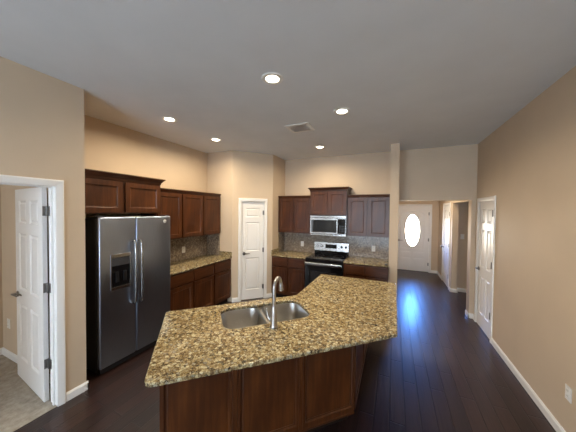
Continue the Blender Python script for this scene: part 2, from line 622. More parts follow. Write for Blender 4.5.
# foyer
FD0, FD1 = 0.093, 1.007
struct(boxes('wall_foyer', [(-.3, FD0 - .012, YFD, YFD + T, 0, HC), (FD1 + .012, XF + T, YFD, YFD + T, 0, HC), (FD0 - .012, FD1 + .012, YFD, YFD + T, 2.042, HC)], WALL),
       'far foyer wall around the front door', 'wall')
struct(boxes('wall_foyer_left', [(-.2, 0.0, YB + T, YFD, 0, HC)], WALL), 'foyer wall hidden behind the partition', 'wall')
FC0, FC1 = 6.78, 7.56
struct(boxes('wall_foyer_right', [(XF, XF + T, 6.55, FC0 - .012, 0, HC), (XF, XF + T, FC1 + .012, YFD, 0, HC), (XF, XF + T, FC0 - .012, FC1 + .012, 2.042, HC),
                                  (XF, XF + T, YB + HT, 6.55, HH, HC)], WALL), 'foyer side wall holding the closet door', 'wall')
struct(boxes('wall_hall', [(XF + T, XR + 1.4, 6.67, 6.77, 0, HC), (XR + 1.28, XR + 1.4, YBACK, YFD + T, 0, HC), (XR + T, XR + 1.28, YBACK - T, YBACK, 0, HC), (XF + T, XR + 1.28, YFD, YFD + T, 0, HC), (XR + T, XR + 1.28, YB + .05, YB + HT, 0, HC)], WALL),  # outer runs are unseen, added behind the closet doors to block sky light leaks
       'shaded side hallway wall with a light switch, plus added unseen walls blocking sky light', 'wall')
# living room behind the camera, with its windows
WZ0, WZ1 = 0.5, 2.35
WINS = [(-2.35, -0.95), (-0.55, 0.85)]
struct(boxes('wall_rear', [(XL - T, WINS[0][0], YBACK - T, YBACK, 0, HC), (WINS[0][1], WINS[1][0], YBACK - T, YBACK, 0, HC), (WINS[1][1], XR + T, YBACK - T, YBACK, 0, HC),
                           (WINS[0][0], WINS[0][1], YBACK - T, YBACK, 0, WZ0), (WINS[1][0], WINS[1][1], YBACK - T, YBACK, 0, WZ0),
                           (WINS[0][0], WINS[0][1], YBACK - T, YBACK, WZ1, HC), (WINS[1][0], WINS[1][1], YBACK - T, YBACK, WZ1, HC)], WALL), 'wall with two windows behind the viewer', 'wall')
def window_unit(name, parent_loc, rz, w, h, pane_mat, label):
    t = thing(name, label, 'window', parent_loc, rz, kind='structure')
    f = 0.05
    boxes('frame', [(0, f, 0, .06, 0, h), (w - f, w, 0, .06, 0, h), (f, w - f, 0, .06, 0, f), (f, w - f, 0, .06, h - f, h), (f, w - f, .01, .05, h / 2 - .02, h / 2 + .02)], TRIM, t)
    boxes('pane', [(f, w - f, .025, .035, f, h / 2 - .02), (f, w - f, .025, .035, h / 2 + .02, h - f)], pane_mat, t)
    return t
for i, (a, b) in enumerate(WINS):
    window_unit('window_%d' % (i + 1), (b, YBACK - .03, WZ0), pi, b - a, WZ1 - WZ0, PANE, 'white framed living room window, ' + ('nearer the bedroom wall', 'nearer the long plain wall')[i])
# bedroom shell
struct(boxes('wall_bedroom', [(-4.62, -4.47, -2.6, YLE - .1, 0, HC), (-4.62, -4.3, -2.7, -2.6, 0, HC), (-3.1, XL - T, -2.7, -2.6, 0, HC), (-4.3, -3.1, -2.7, -2.6, 0, .7), (-4.3, -3.1, -2.7, -2.6, 2.2, HC)], WALL),
       'bedroom wall seen through the open doorway', 'wall')
window_unit('window_3', (-3.1, -2.62, .7), pi, 1.2, 1.5, BPANE, 'white framed bedroom window facing the open door')

# baseboards
def baseboard(name, segs, label, h=0.085, t=0.014):
    """segs: ((x0,y0),(x1,y1)); the board stands on the side to the right of the direction of travel."""
    bm = BM()
    for (x0, y0), (x1, y1) in segs:
        a = Vector((x0, y0, 0)); b = Vector((x1, y1, 0))
        d = (b - a).normalized(); n = Vector((d.y, -d.x, 0))
        prof = [(0.001, 0.0), (t, 0.0), (t, h - .02), (t * .55, h - .006), (t * .35, h), (0.001, h)]
        r0 = [bm.verts.new(a + n * o + Vector((0, 0, z))) for o, z in prof]
        r1 = [bm.verts.new(b + n * o + Vector((0, 0, z))) for o, z in prof]
        k = len(prof)
        for i in range(k):
            bm.faces.new((r0[i], r0[(i + 1) % k], r1[(i + 1) % k], r1[i]))
        bm.faces.new(r0); bm.faces.new(r1)
    return struct(obj(name, bm, TRIM), label, 'baseboard')
CW = 0.062
baseboard('baseboard_left', [((XL, DL1 + CW), (XL, YLE + .014)), ((XL, YBACK), (XL, DL0 - CW)), ((XL + .014, YLE), (XL - .06, YLE))], 'white baseboard between the bedroom doorway and the refrigerator recess')
baseboard('baseboard_right', [((XR, DR0 - CW), (XR, YBACK)), ((XR, YB), (XR, DR1 + CW))], 'white baseboard along the long plain wall')
baseboard('baseboard_header', [((HJ - .014, YB), (XR, YB)), ((HJ, YB + HT), (HJ, YB - .014))], 'white baseboard wrapping the short wall end at the hallway opening')
baseboard('baseboard_partition', [((XC1, YC), (XC2 + .014, YC)), ((XC2, YC - .014), (XC2, YB + T)), ((XC2, YB + T), (0.0, YB + T))], 'white baseboard wrapping the partition wall end')
baseboard('baseboard_foyer', [((FD1 + CW, YFD), (XF, YFD)), ((XF, YFD), (XF, FC1 + CW)), ((XF, FC0 - CW), (XF, 6.55 - .014)), ((XF - .014, 6.55), (XF + T + .014, 6.55)),
                              ((XF + T, 6.55), (XF + T, 6.67)), ((XF + T, 6.67), (XR + 1.28, 6.67))], 'white baseboard along the foyer and side hallway')
bm_p = [((XP1 - PDN.x * 0, YP1), (XP1 + PDN.x * (p0 - CW), YP1 + PDN.y * (p0 - CW))),
        ((XP1 + PDN.x * (p1 + CW), YP1 + PDN.y * (p1 + CW)), (XS2, YP2))]
baseboard('baseboard_pantry', [(a, b) for a, b in bm_p], 'white baseboard on both sides of the pantry door')
baseboard('baseboard_bedroom', [((-4.47, YLE - .1), (XL - T, YLE - .1)), ((-4.47, -2.6), (-4.47, YLE - .1))], 'white baseboard in the carpeted bedroom')

# ------------------------------------------------------------------ doors
def lever(parent, x, z, y, side=-1, dirx=1, mat=None, name='handle'):
    """lever handle on a door face at local (x, y, z); side -1: towards -y."""
    bm = BM()
    rot = Matrix.Translation((x, y, z)) @ Matrix.Rotation(radians(90 if side < 0 else -90), 4, 'X')
    add_lathe(bm, [(0.0, 0.0), (0.032, 0.0), (0.032, 0.006), (0.026, 0.010), (0.011, 0.012), (0.011, 0.042), (0.0, 0.044)], 20, rot)
    yy = y + side * 0.043
    add_tube(bm, [(x - dirx * .008, yy, z), (x + dirx * .03, yy - side * 0, z + .001), (x + dirx * .075, yy, z + .003), (x + dirx * .115, yy + side * -.006, z - .001)], [.0105, .010, .0085, .007], 12)
    return obj(name, bm, mat or HANDLE, parent, True)

def knob(parent, x, z, y, side=-1, mat=None):
    bm = BM()
    rot = Matrix.Translation((x, y, z)) @ Matrix.Rotation(radians(90 if side < 0 else -90), 4, 'X')
    add_lathe(bm, [(0, 0), (.03, 0), (.03, .005), (.012, .01), (.011, .03), (.022, .036), (.028, .05), (.024, .064), (.01, .07), (0, .071)], 20, rot)
    return obj('handle', bm, mat or HANDLE, parent, True)

def hinge(parent, x, z, y, side=-1):
    bm = BM()
    add_box(bm, x - .028, x + .028, y + side * .0035 - .003, y + side * .0035 + .003, z - .045, z + .045, .002)
    add_tube(bm, [(x, y + side * .010, z - .048), (x, y + side * .010, z + .048)], .0075, 10)
    return obj('hinge', bm, HINGE, parent, True)

def casing(parent, w, h, y, side=-1, cw=0.062, th=0.018):
    """three-sided moulded casing around an opening 0..w, 0..h at face y; side -1 stands out to -y."""
    bm = BM()
    prof = [(0.0, 0.0), (0.0, .010), (.012, .013), (.020, th * .8), (cw - .014, th), (cw - .004, th * .85), (cw, .006), (cw, 0.0)]
    prev = None
    stations = [((0, 0), (-1, 0)), ((0, h), (-1, 1)), ((w, h), (1, 1)), ((w, 0), (1, 0))]
    for (px, pz), (dx, dz) in stations:
        r = [bm.verts.new((px + dx * o, y + side * (t + .001), pz + dz * o)) for o, t in prof]
        if prev:
            k = len(prof)
            for i in range(k):
                bm.faces.new((prev[i], prev[(i + 1) % k], r[(i + 1) % k], r[i]))
        else:
            bm.faces.new(r)
        prev = r
    bm.faces.new(prev)
    return obj('casing', bm, TRIM, parent)

def jamb(parent, w, h, y0, y1):
    t = 0.011
    return boxes('jamb', [(-t, 0, y0, y1, 0, h + t), (w, w + t, y0, y1, 0, h + t), (0, w, y0, y1, h, h + t)], TRIM, parent)

def cuts6(w, h):
    st = 0.11 if w > .65 else .10
    mid = w / 2
    xc = [0, st, mid - .05, mid + .05, w - st, w]
    zc = [0, .22, .82, .97, 1.57, 1.68, h - .12, h]
    pan = {(1, 1), (3, 1), (1, 3), (3, 3), (1, 5), (3, 5)}
    return xc, zc, pan

def six_panel(parent, w, h, th, y0):
    bm = BM()
    xc, zc, pan = cuts6(w, h)
    grid_slab(bm, w, h, th, xc, zc, pan, .018, .013, (.014, .022, .009))
    o = obj('slab', bm, TRIM, parent)
    o.location = (0, y0, 0)
    return o

# pantry door (local -y faces the kitchen)
d = thing('door_1', 'narrow white pantry door with three stacked panels in the angled corner wall', 'door',
          (XP1 + PDN.x * p0, YP1 + PDN.y * p0, 0), PANG, kind='structure')
bm = BM()
w_, h_ = PW - .006, 2.02
grid_slab(bm, w_, h_, .035, [0, .09, w_ - .09, w_], [0, .2, .86, 1.0, 1.60, 1.70, h_ - .13, h_], {(1, 1), (1, 3), (1, 5)}, .018, .013, (.014, .022, .009))
o = obj('slab', bm, TRIM, d); o.location = (.003, .028, .006)
casing(d, PW, 2.03, 0.0); jamb(d, PW, 2.03, 0.0, 0.1)
lever(d, .06, .96, .028, -1, 1)
for z in (.25, 1.02, 1.80):
    hinge(d, PW - .006, z, .022)

# closet door in the long wall; local x runs along -Y so that local -y looks to -X
d = thing('door_2', 'white six-panel closet door in the long plain wall', 'door', (XR, DR1, 0), radians(-90), kind='structure')
W = DR1 - DR0
o = six_panel(d, W - .006, 2.02, .035, .002); o.location = (.003, .002, .006)
casing(d, W, 2.03, 0.0); jamb(d, W, 2.03, 0.0, T)
lever(d, .06, .93, .002, -1, 1)
for z in (.36, 1.09, 1.84):
    hinge(d, W - .006, z, -.004)

# foyer closet door
d = thing('door_3', 'white six-panel door in the foyer side wall near the front door', 'door', (XF, FC1, 0), radians(-90), kind='structure')
W = FC1 - FC0
o = six_panel(d, W - .006, 2.02, .035, .002); o.location = (.003, .002, .006)
casing(d, W, 2.03, 0.0); jamb(d, W, 2.03, 0.0, T)
knob(d, .06, .93, .002, -1)
for z in (.3, 1.05, 1.81):
    hinge(d, W - .006, z, -.004)

# bedroom door standing open into the bedroom
d = thing('door_4', 'white six-panel bedroom door standing open over carpet', 'door', (XL, DL0, 0), radians(90), kind='structure')
W = DL1 - DL0
casing(d, W, DLH, 0.0); jamb(d, W, DLH, 0.0, T)
boxes('door_stop', [(0, .012, .035, .06, 0, DLH), (W - .012, W, .035, .06, 0, DLH), (.012, W - .012, .035, .06, DLH - .012, DLH)], TRIM, d)
# leaf: hinge at local (W, T), swung 90 degrees so that it runs along local +y
bm = BM()
xc, zc, pan = cuts6(.78, 2.035)
grid_slab(bm, .78, 2.035, .035, xc, zc, pan, .018, .013, (.014, .022, .009))
leaf = obj('slab', bm, TRIM, d)
leaf.location = (W + .002, T + .035, .008)
leaf.rotation_euler = (0, 0, radians(85))
lever(leaf, .72, .91, 0.0, 1, -1)
lever(leaf, .72, .91, 0.035, 1, -1)
for z in (.371, 1.096, 1.82):
    bm = BM()
    add_box(bm, W - .032, W + .003, T + .0275, T + .0345, z - .045, z + .045, .001)
    add_box(bm, W - .0035, W - .0005, T - .046, T + .003, z - .045, z + .045, .001)
    add_box(bm, W - .012, W - .001, T + .003, T + .028, z - .045, z + .045, .001)
    add_tube(bm, [(W - .006, T + .014, z - .048), (W - .006, T + .014, z + .048)], .0075, 10)
    obj('hinge', bm, HINGE, d, True)

# front door with an oval glass
d = thing('door_5', 'white front door with an oval glass at the end of the foyer', 'door', (FD0, YFD, 0), 0, kind='structure')
W = FD1 - FD0
casing(d, W, 2.03, 0.0); jamb(d, W, 2.03, 0.0, T)
boxes('threshold', [(0, W, .03, T + .02, 0, .012)], DARKGREY, d)
boxes('weather_strip', [(0, .014, .066, .085, .012, 2.03), (W - .014, W, .066, .085, .012, 2.03), (.014, W - .014, .066, .085, 2.012, 2.03)], TRIM, d)
OX, OZ, OA, OB = W / 2, 1.27, .205, .50
def ell(a, b, n=48):
    return [(OX + a * cos(2 * pi * k / n), OZ + b * sin(2 * pi * k / n)) for k in range(n)]
sl = slab_from_outline('slab', [(.003, .013), (W - .003, .013), (W - .003, 2.024), (.003, 2.024)], [ell(OA, OB)], 0, .044, TRIM, d, .002)
sl.rotation_euler = (radians(90), 0, 0)
sl.location = (0, .064, 0)
bm = BM()
n = 48
prof = [(0, 0), (.0, .018), (.012, .024), (.028, .020), (.040, 0)]
rings = [[bm.verts.new((OX + (OA - .006 + o) * cos(2 * pi * k / n), .0195 - t, OZ + (OB - .006 + o) * sin(2 * pi * k / n))) for k in range(n)] for o, t in prof]
for a, b in zip(rings, rings[1:]):
    for k in range(n):
        bm.faces.new((a[k], a[(k + 1) % n], b[(k + 1) % n], b[k]))
obj('oval_frame', bm, TRIM, d, True)
bm = BM()
rr = ell(OA - .001, OB - .001)
v0 = [bm.verts.new((x, .036, z)) for x, z in rr]
v1 = [bm.verts.new((x, .046, z)) for x, z in rr]
bm.faces.new(v0); bm.faces.new(v1[::-1])
for k in range(n):
    bm.faces.new((v0[k], v1[k], v1[(k + 1) % n], v0[(k + 1) % n]))
tag(obj('oval_glass', bm, OVAL, d), 'bright oval glass', None)
for (x0, x1, z0, z1) in [(.12, W / 2 - .05, .14, .40), (W / 2 + .05, W - .12, .14, .40), (.12, W / 2 - .05, .45, .60), (W / 2 + .05, W - .12, .45, .60)]:
    bm = BM()
    add_box(bm, x0, x1, .006, .0195, z0, z1, .004)
    add_box(bm, x0 + .03, x1 - .03, .001, .0055, z0 + .03, z1 - .03, .002)
    obj('raised_panel', bm, TRIM, d)
bm = BM()
pts = [(.13, .013, .70)] + [(.13, .013, z) for z in (1.0, 1.4, 1.6)] + [(OX - (OX - .13) * cos(t), .013, 1.72 + .17 * sin(t)) for t in [i * pi / 14 for i in range(1, 14)]] + [(W - .13, .013, z) for z in (1.6, 1.4, 1.0, .70)] + [(.13, .013, .70)]
add_tube(bm, pts, .011, 8)
obj('moulding', bm, TRIM, d, True)
lever(d, .07, .95, .020, -1, 1)
for z in (.25, 1.0, 1.8):
    hinge(d, W - .004, z, .018)

# ------------------------------------------------------------------ cabinets
def cab_door(parent, x0, x1, z0, z1, y=0.0, th=.02, stile=.058, name='door'):
    bm = BM()
    w, h = x1 - x0, z1 - z0
    grid_slab(bm, w, h, th, [0, stile, w - stile, w], [0, stile, h - stile, h], {(1, 1)}, .010, .008, (.004, .010, -.001), both=False)
    o = obj(name, bm, WOOD, parent)
    o.location = (x0, y - th - .001, z0)
    return o

def drawer_front(parent, x0, x1, z0, z1, y=0.0, th=.02):
    bm = BM()
    add_box(bm, x0, x1, y - th - .001, y - .001, z0, z1, .005)
    return obj('drawer', bm, WOODX, parent)

def crown(parent, w, d, z0, z1, out, ends=(True, True)):
    """crown moulding along the front (y=0) and both returns of a cabinet w wide."""
    bm = BM()
    prof = [(0.0, z0), (.006, z0 + .004), (.010, z0 + (z1 - z0) * .35), (out * .7, z0 + (z1 - z0) * .72), (out, z1 - .012), (out, z1), (0.0, z1)]
    st = []
    l = 1 if ends[0] else 0; r = 1 if ends[1] else 0
    if ends[0]: st.append((0, d, -1, 0))
    st.append((0, 0, -l, -1)); st.append((w, 0, r, -1))
    if ends[1]: st.append((w, d, 1, 0))
    prev = None
    k = len(prof)
    for (x, y, dx, dy) in st:
        ring = [bm.verts.new((x + dx * o, y + dy * o, z)) for o, z in prof]
        if prev is None: bm.faces.new(ring)
        else:
            for i in range(k):
                bm.faces.new((prev[i], prev[(i + 1) % k], ring[(i + 1) % k], ring[i]))
        prev = ring
    bm.faces.new(prev)
    # top board
    add_box(bm, 0.002, w - .002, 0.002, d, z1 - .014, z1 - .002)
    return obj('crown', bm, WOODX, parent)

def wall_cabinet(label, loc, rz, w, d, z0, z1, zc, ndoor, out=.035, ends=(True, True), group=None, gap=.022):
    t = thing('wall_cabinet', label, 'cabinet', loc, rz, group)
    z0 -= loc[2]; z1 -= loc[2]; zc -= loc[2]
    boxes('carcass', [(0, w, 0, d, z0, z1)], WOOD, t)
    e = .012
    dw = (w - 2 * e - gap * (ndoor - 1)) / ndoor
    for i in range(ndoor):
        x = e + i * (dw + gap)
        cab_door(t, x, x + dw, z0 + .014, z1 - .022)
    crown(t, w, d, z1 - .012, zc, out, ends)
    return t

def base_cabinet(label, loc, rz, w, d, ncol, group=None, drawers=True, top=.885, e=.014, gap=.026):
    t = thing('base_cabinet', label, 'cabinet', loc, rz, group)
    boxes('carcass', [(0, w, 0, d, .10, top)], WOOD, t)
    boxes('toe_kick', [(0.002, w - .002, .07, d, 0, .10)], TOE, t)
    dw = (w - 2 * e - gap * (ncol - 1)) / ncol
    for i in range(ncol):
        x = e + i * (dw + gap)
        if drawers:
            drawer_front(t, x, x + dw, .696, top - .022)
            cab_door(t, x, x + dw, .125, .668)
        else:
            cab_door(t, x, x + dw, .125, top - .022)
    return t

GUW = 'wall cabinets over the long counter'
GUB = 'wall cabinets on the range wall'
GBW = 'base cabinets under the long counter'
GBB = 'base cabinets on the range wall'
RZ90 = radians(90)
# long run beside the refrigerator (front looks to +X)
ys = [2.425, 2.892, 3.375, 3.856]
lab = ['cherry wall cabinet with one door, next to the refrigerator cabinet', 'cherry wall cabinet with one door, middle of the three over the long counter', 'cherry wall cabinet with one door, against the pantry wall']
for i in range(3):
    wall_cabinet(lab[i], (-3.234, ys[i] + .001, 1.37), RZ90, ys[i + 1] - ys[i] - .002, .346, 1.37, 2.13, 2.172, 1, .03, (False, False), GUW)
lab = ['dark cherry base cabinet with drawer and door, next to the refrigerator', 'dark cherry base cabinet with drawer and door, middle of the long counter run', 'dark cherry base cabinet with drawer and door, at the pantry end of the long counter']
yb = [2.415, 2.882, 3.365, 3.856]
for i in range(3):
    base_cabinet(lab[i], (-2.965, yb[i] + .001, 0), RZ90, yb[i + 1] - yb[i] - .002, .615, 1, GBW)
t = wall_cabinet('deep short two-door cherry cabinet above the refrigerator', (-3.07, YLE + .004, 1.79), RZ90, 1.02, .51, 1.79, 2.20, 2.275, 2, .05, (False, True), None, .034)
t.name = 'refrigerator_cabinet'
# range wall (front looks to -Y)
wall_cabinet('two-door cherry wall cabinet between the pantry corner and the microwave', (-2.338, 4.737, 1.37), 0, .745, .326, 1.37, 2.13, 2.172, 2, .025, (False, False), GUB)
wall_cabinet('taller-set short two-door cherry cabinet directly above the microwave', (-1.588, 4.70, 1.762), 0, .752, .363, 1.762, 2.262, 2.325, 2, .045, (True, True), GUB)
wall_cabinet('two-door cherry wall cabinet between the microwave and the partition wall', (-.830, 4.737, 1.37), 0, .763, .326, 1.37, 2.13, 2.172, 2, .025, (False, False), GUB)
base_cabinet('two-drawer dark cherry base cabinet between the pantry corner and the range', (-2.340, 4.437, 0), 0, .753, .627, 2, GBB)
base_cabinet('two-drawer dark cherry base cabinet between the range and the partition wall', (-.832, 4.437, 0), 0, .766, .627, 2, GBB)

# counters
def counter(label, poly, radii, parent_holes=(), z0=.886, z1=.914):
    o = slab_from_outline('countertop', rounded(poly, radii) if radii else poly, list(parent_holes), z0, z1, GRANITE)
    return tag(o, label, 'countertop')
counter('gold granite countertop of the long run beside the refrigerator', [(XK + .002, 2.412), (-2.935, 2.412), (-2.935, 3.860), (XK + .002, 3.860)], None)
counter('gold granite countertop between pantry corner and range', [(XS2 + .002, 4.415), (-1.585, 4.415), (-1.585, YB - .002), (XS2 + .002, YB - .002)], None)
counter('gold granite countertop between range and partition wall', [(-.833, 4.415), (XC1 - .002, 4.415), (XC1 - .002, YB - .002), (-.833, YB - .002)], None)
# backsplash
tag(boxes('backsplash', [(XK + .001, XK + .012, 2.415, YP1 - .001, .9145, 1.369)], SPLASH), 'grey brown speckled backsplash above the long counter', 'backsplash')
tag(boxes('backsplash', [(XS2 + .001, XC1 - .001, YB - .012, YB - .001, .9145, 1.369)], SPLASH), 'grey brown speckled backsplash behind the range', 'backsplash')
tag(boxes('backsplash', [(XK + .013, -3.242, YP1 - .012, YP1 - .001, .9145, 1.367)], SPLASH), 'speckled backsplash strip on the pantry wall under the last cabinet of the long run', 'backsplash')
tag(boxes('backsplash', [(XS2 + .001, XS2 + .012, 4.745, YB - .013, .9145, 1.367)], SPLASH), 'speckled backsplash strip on the pantry return wall beneath the range wall cabinet', 'backsplash')
tag(boxes('side_splash', [(-3.240, -2.937, YP1 - .016, YP1 - .001, .9145, 1.010)], GRANITE), 'low granite side splash at the pantry end of the long counter', 'backsplash')
tag(boxes('side_splash', [(XS2 + .001, XS2 + .016, 4.417, 4.743, .9145, 1.010)], GRANITE), 'low granite side splash on the pantry return wall beside the range counter', 'backsplash')

# ------------------------------------------------------------------ island
def st(s, t):
    return ((s - t) * R2, (s + t) * R2)
A = (-1.200, .822); B = (-1.883, 1.510); Cc = (-.968, 2.425); D = (-.968, 3.41); E_ = (.050, 3.41); F = (.045, 1.985)
S0, S1, S2, S3, T0, T1 = .200, .552, .592, .968, 1.868, 2.282
SM = (S1 + S2) / 2
hole = rounded([st(S0, T0), st(S1, T0), st(SM, T0 + .03), st(S2, T0), st(S3, T0), st(S3, T1), st(S2, T1), st(SM, T1 - .05), st(S1, T1), st(S0, T1)],
               [.10, .03, .012, .03, .10, .10, .045, .012, .045, .10], 8)
isl_top = slab_from_outline('island_countertop', rounded([A, F, E_, D, Cc, B], [.05, .03, .06, .04, .03, .03]), [hole], .886, .914, GRANITE, None, .006)
tag(isl_top, 'bent gold granite island countertop with undermount sink', 'countertop')

isl = thing('kitchen_island', 'dark cherry panelled kitchen island base beneath the granite top', 'island', (0, 0, 0))
TF, TB = 1.683, 2.37
SL, SRI = -.222, 1.278
base_poly = [st(SL, TF), st(SRI, TF), (-.286, 3.385), (-.94, 3.385), (-.94, 2.412), st(SL, TB)]
GI = Vector(st(SRI, TF))
base_poly[1] = (-.286, -.286 + TF / R2)
def inset_poly(poly, d):
    out = []
    n = len(poly)
    for i in range(n):
        p = Vector(poly[i]); a = Vector(poly[i - 1]); b = Vector(poly[(i + 1) % n])
        e1 = (p - a).normalized(); e2 = (b - p).normalized()
        n1 = Vector((-e1.y, e1.x)); n2 = Vector((-e2.y, e2.x))
        m = (n1 + n2) / (1 + n1.dot(n2))
        out.append(tuple(p + m * d))
    return out
bm = BM()
# open-topped carcass (the sink bowls hang inside it)
inner = inset_poly(base_poly, .02)
nb = len(base_poly)
for z0, z1 in ((.10, .885),):
    vo0 = [bm.verts.new((x, y, z0)) for x, y in base_poly]; vo1 = [bm.verts.new((x, y, z1)) for x, y in base_poly]
    vi0 = [bm.verts.new((x, y, z0)) for x, y in inner]; vi1 = [bm.verts.new((x, y, z1)) for x, y in inner]
    for i in range(nb):
        j = (i + 1) % nb
        bm.faces.new((vo0[i], vo0[j], vo1[j], vo1[i])); bm.faces.new((vi0[j], vi0[i], vi1[i], vi1[j]))
        bm.faces.new((vo1[i], vo1[j], vi1[j], vi1[i])); bm.faces.new((vo0[j], vo0[i], vi0[i], vi0[j]))
obj('carcass', bm, WOOD, isl)
bm = BM()
add_prism(bm, inset_poly(base_poly, .055), 0.0, .0995)
obj('toe_kick', bm, TOE, isl)
# front panels: local frame at the base's near corner, x along +s
fr = st(SL, TF)
pans = [(SL + .006, .235), (.272, .748), (.785, SRI - .008)]
for a, b in pans:
    bm = BM()
    w, h = b - a, .75
    grid_slab(bm, w, h, .014, [0, .02, w - .02, w], [0, .045, h - .02, h], {(1, 1)}, .012, .009, (.010, .012, .004), both=False)
    o = obj('front_panel', bm, WOOD, isl)
    x, y = st(a, TF - .0155)
    o.location = (x, y, .117); o.rotation_euler = (0, 0, radians(45))
x, y = st(0, TF)
for a, b in ((.237, .270), (.750, .783)):
    bm = BM()
    add_box(bm, a, b, -.018, -.001, .117, .880, .003)
    o = obj('stile', bm, WOOD, isl); o.location = (x, y, 0); o.rotation_euler = (0, 0, radians(45))
bm = BM()
add_box(bm, SL, SRI - .004, -.016, -.001, .095, .116, .003)
o = obj('bottom_rail', bm, WOODX, isl); o.location = (x, y, 0); o.rotation_euler = (0, 0, radians(45))
# bracket under the overhang at the free end of the front
bm = BM()
for s0 in (SL + .004,):
    add_box(bm, s0, s0 + .035, -.06, -.017, .80, .880, .003)
o = obj('corbel', bm, WOOD, isl); o.location = (x, y, 0); o.rotation_euler = (0, 0, radians(45))
# side panel to the hallway and doors on the kitchen side
bm = BM()
w, h = 3.385 - base_poly[1][1] - .02, .75
grid_slab(bm, w, h, .012, [0, .05, w / 2 - .03, w / 2 + .03, w - .05, w], [0, .05, h - .05, h], {(1, 1), (3, 1)}, .012, .008, (.01, .012, .004), both=False)
o = obj('side_panel', bm, WOOD, isl); o.location = (-.2725, base_poly[1][1] + .014, .117); o.rotation_euler = (0, 0, radians(90))
for a, b in ((-.20, .22), (.24, .60), (.615, .97)):
    bm = BM()
    w, h = b - a, .72
    grid_slab(bm, w, h, .016, [0, .055, w - .055, w], [0, .055, h - .055, h], {(1, 1)}, .010, .008, both=False)
    o = obj('door', bm, WOOD, isl); xx, yy = st(b, TB + .018); o.location = (xx, yy, .125); o.rotation_euler = (0, 0, radians(225))

# sink: one piece, two bowls under the granite
sink = thing('sink', 'double-bowl stainless steel sink set under the island granite', 'sink', (*st(.585, 2.05), .8838))
def bowl(s0, s1, t0, t1, depth, bm):
    prof = [(0.0, 0.0, .09), (.004, -.012, .09), (.010, -depth + .05, .085), (.022, -depth + .015, .075), (.05, -depth, .06), (.14, -depth - .004, .03)]
    prev = None
    cs, ct = .585, 2.05
    for off, z, r in prof:
        pl = rounded([(s0 + off - cs, t0 + off - ct), (s1 - off - cs, t0 + off - ct), (s1 - off - cs, t1 - off - ct), (s0 + off - cs, t1 - off - ct)], r, 6)
        ring = [bm.verts.new((p_[0], p_[1], z)) for p_ in pl]
        if prev:
            k = len(ring)
            for i in range(k):
                bm.faces.new((prev[i], prev[(i + 1) % k], ring[(i + 1) % k], ring[i]))
        prev = ring
    bm.faces.new(prev)
for (a, b) in ((S0 - .006, S1 + .010), (S2 - .010, S3 + .006)):
    bm = BM()
    bowl(a, b, T0 - .006, T1 + .006, .20, bm)
    o = obj('bowl', bm, SINK_STEEL, sink, True); o.rotation_euler = (0, 0, radians(45))
    bm = BM()
    add_lathe(bm, [(0, .0005), (.018, .0005), (.022, .003), (.042, .003), (.046, 0), (.0, -.001)], 20, Matrix.Translation(((a + b) / 2 - .585, (T0 + T1) / 2 - 2.05 + .02, -.2035)))
    q = obj('drain', bm, NICKEL, o, True)
# flange with two openings, its middle strip is the divider
def rr2(a, b, t0, t1, r):
    return rounded([(a - .585, t0 - 2.05), (b - .585, t0 - 2.05), (b - .585, t1 - 2.05), (a - .585, t1 - 2.05)], r, 6)
fl = slab_from_outline('flange', rr2(S0 - .025, S3 + .025, T0 - .03, T1 + .025, .08),
                       [rr2(S0 - .006, S1 + .010, T0 - .006, T1 + .006, .09), rr2(S2 - .010, S3 + .006, T0 - .006, T1 + .006, .09)], -.002, .0015, SINK_STEEL, sink, .0006)
fl.rotation_euler = (0, 0, radians(45))

# faucet
fc = thing('faucet', 'brushed nickel gooseneck pull-down faucet at the sink edge', 'faucet', (*st(.575, 1.79), .9145))
bm = BM()
add_lathe(bm, [(0, 0), (.034, 0), (.034, .006), (.029, .012), (.028, .02), (.026, .10), (.021, .14), (.0155, .165), (0, .166)], 24)
obj('body', bm, NICKEL, fc, True)
bm = BM()
R = .070
ux, uy = -.06, 1.0
ul = math.hypot(ux, uy); ux /= ul; uy /= ul
pts = [(0, 0, .16), (0, 0, .20), (0, 0, .305)]
for k in range(1, 17):
    a = pi - k * pi * 0.98 / 16
    pts.append((ux * (R + R * cos(a)), uy * (R + R * cos(a)), .305 + R * sin(a)))
add_tube(bm, pts, [.0145] * len(pts), 16)
obj('neck', bm, NICKEL, fc, True)
e1 = Vector(pts[-1]); dirv = (e1 - Vector(pts[-2])).normalized()
bm = BM()
add_tube(bm, [e1 - dirv * .01, e1 + dirv * .005, e1 + dirv * .012, e1 + dirv * .035, e1 + dirv * .055, e1 + dirv * .06], [.0155, .0165, .019, .020, .022, .019], 18)
obj('spray_head', bm, NICKEL, fc, True)
bm = BM()
add_tube(bm, [(-.02, -.005, .06), (-.035, -.008, .062), (-.045, -.01, .075), (-.055, -.01, .11), (-.062, -.01, .145)], [.013, .012, .009, .0075, .006], 12)
obj('lever', bm, NICKEL, fc, True)

# ------------------------------------------------------------------ refrigerator
FW, FH, FDp = .905, 1.755, .62
fr_ = thing('refrigerator', 'dark stainless side-by-side refrigerator with ice dispenser in the wall recess', 'refrigerator', (-2.892, 1.497, 0), RZ90)
bm = BM(); add_box(bm, .004, FW - .004, .065, .66, .03, FH - .02, .004)
obj('body', bm, BLACK, fr_)
SEAM = .405
bm = BM()
x0, x1, z0, z1 = .113, .338, .925, 1.31
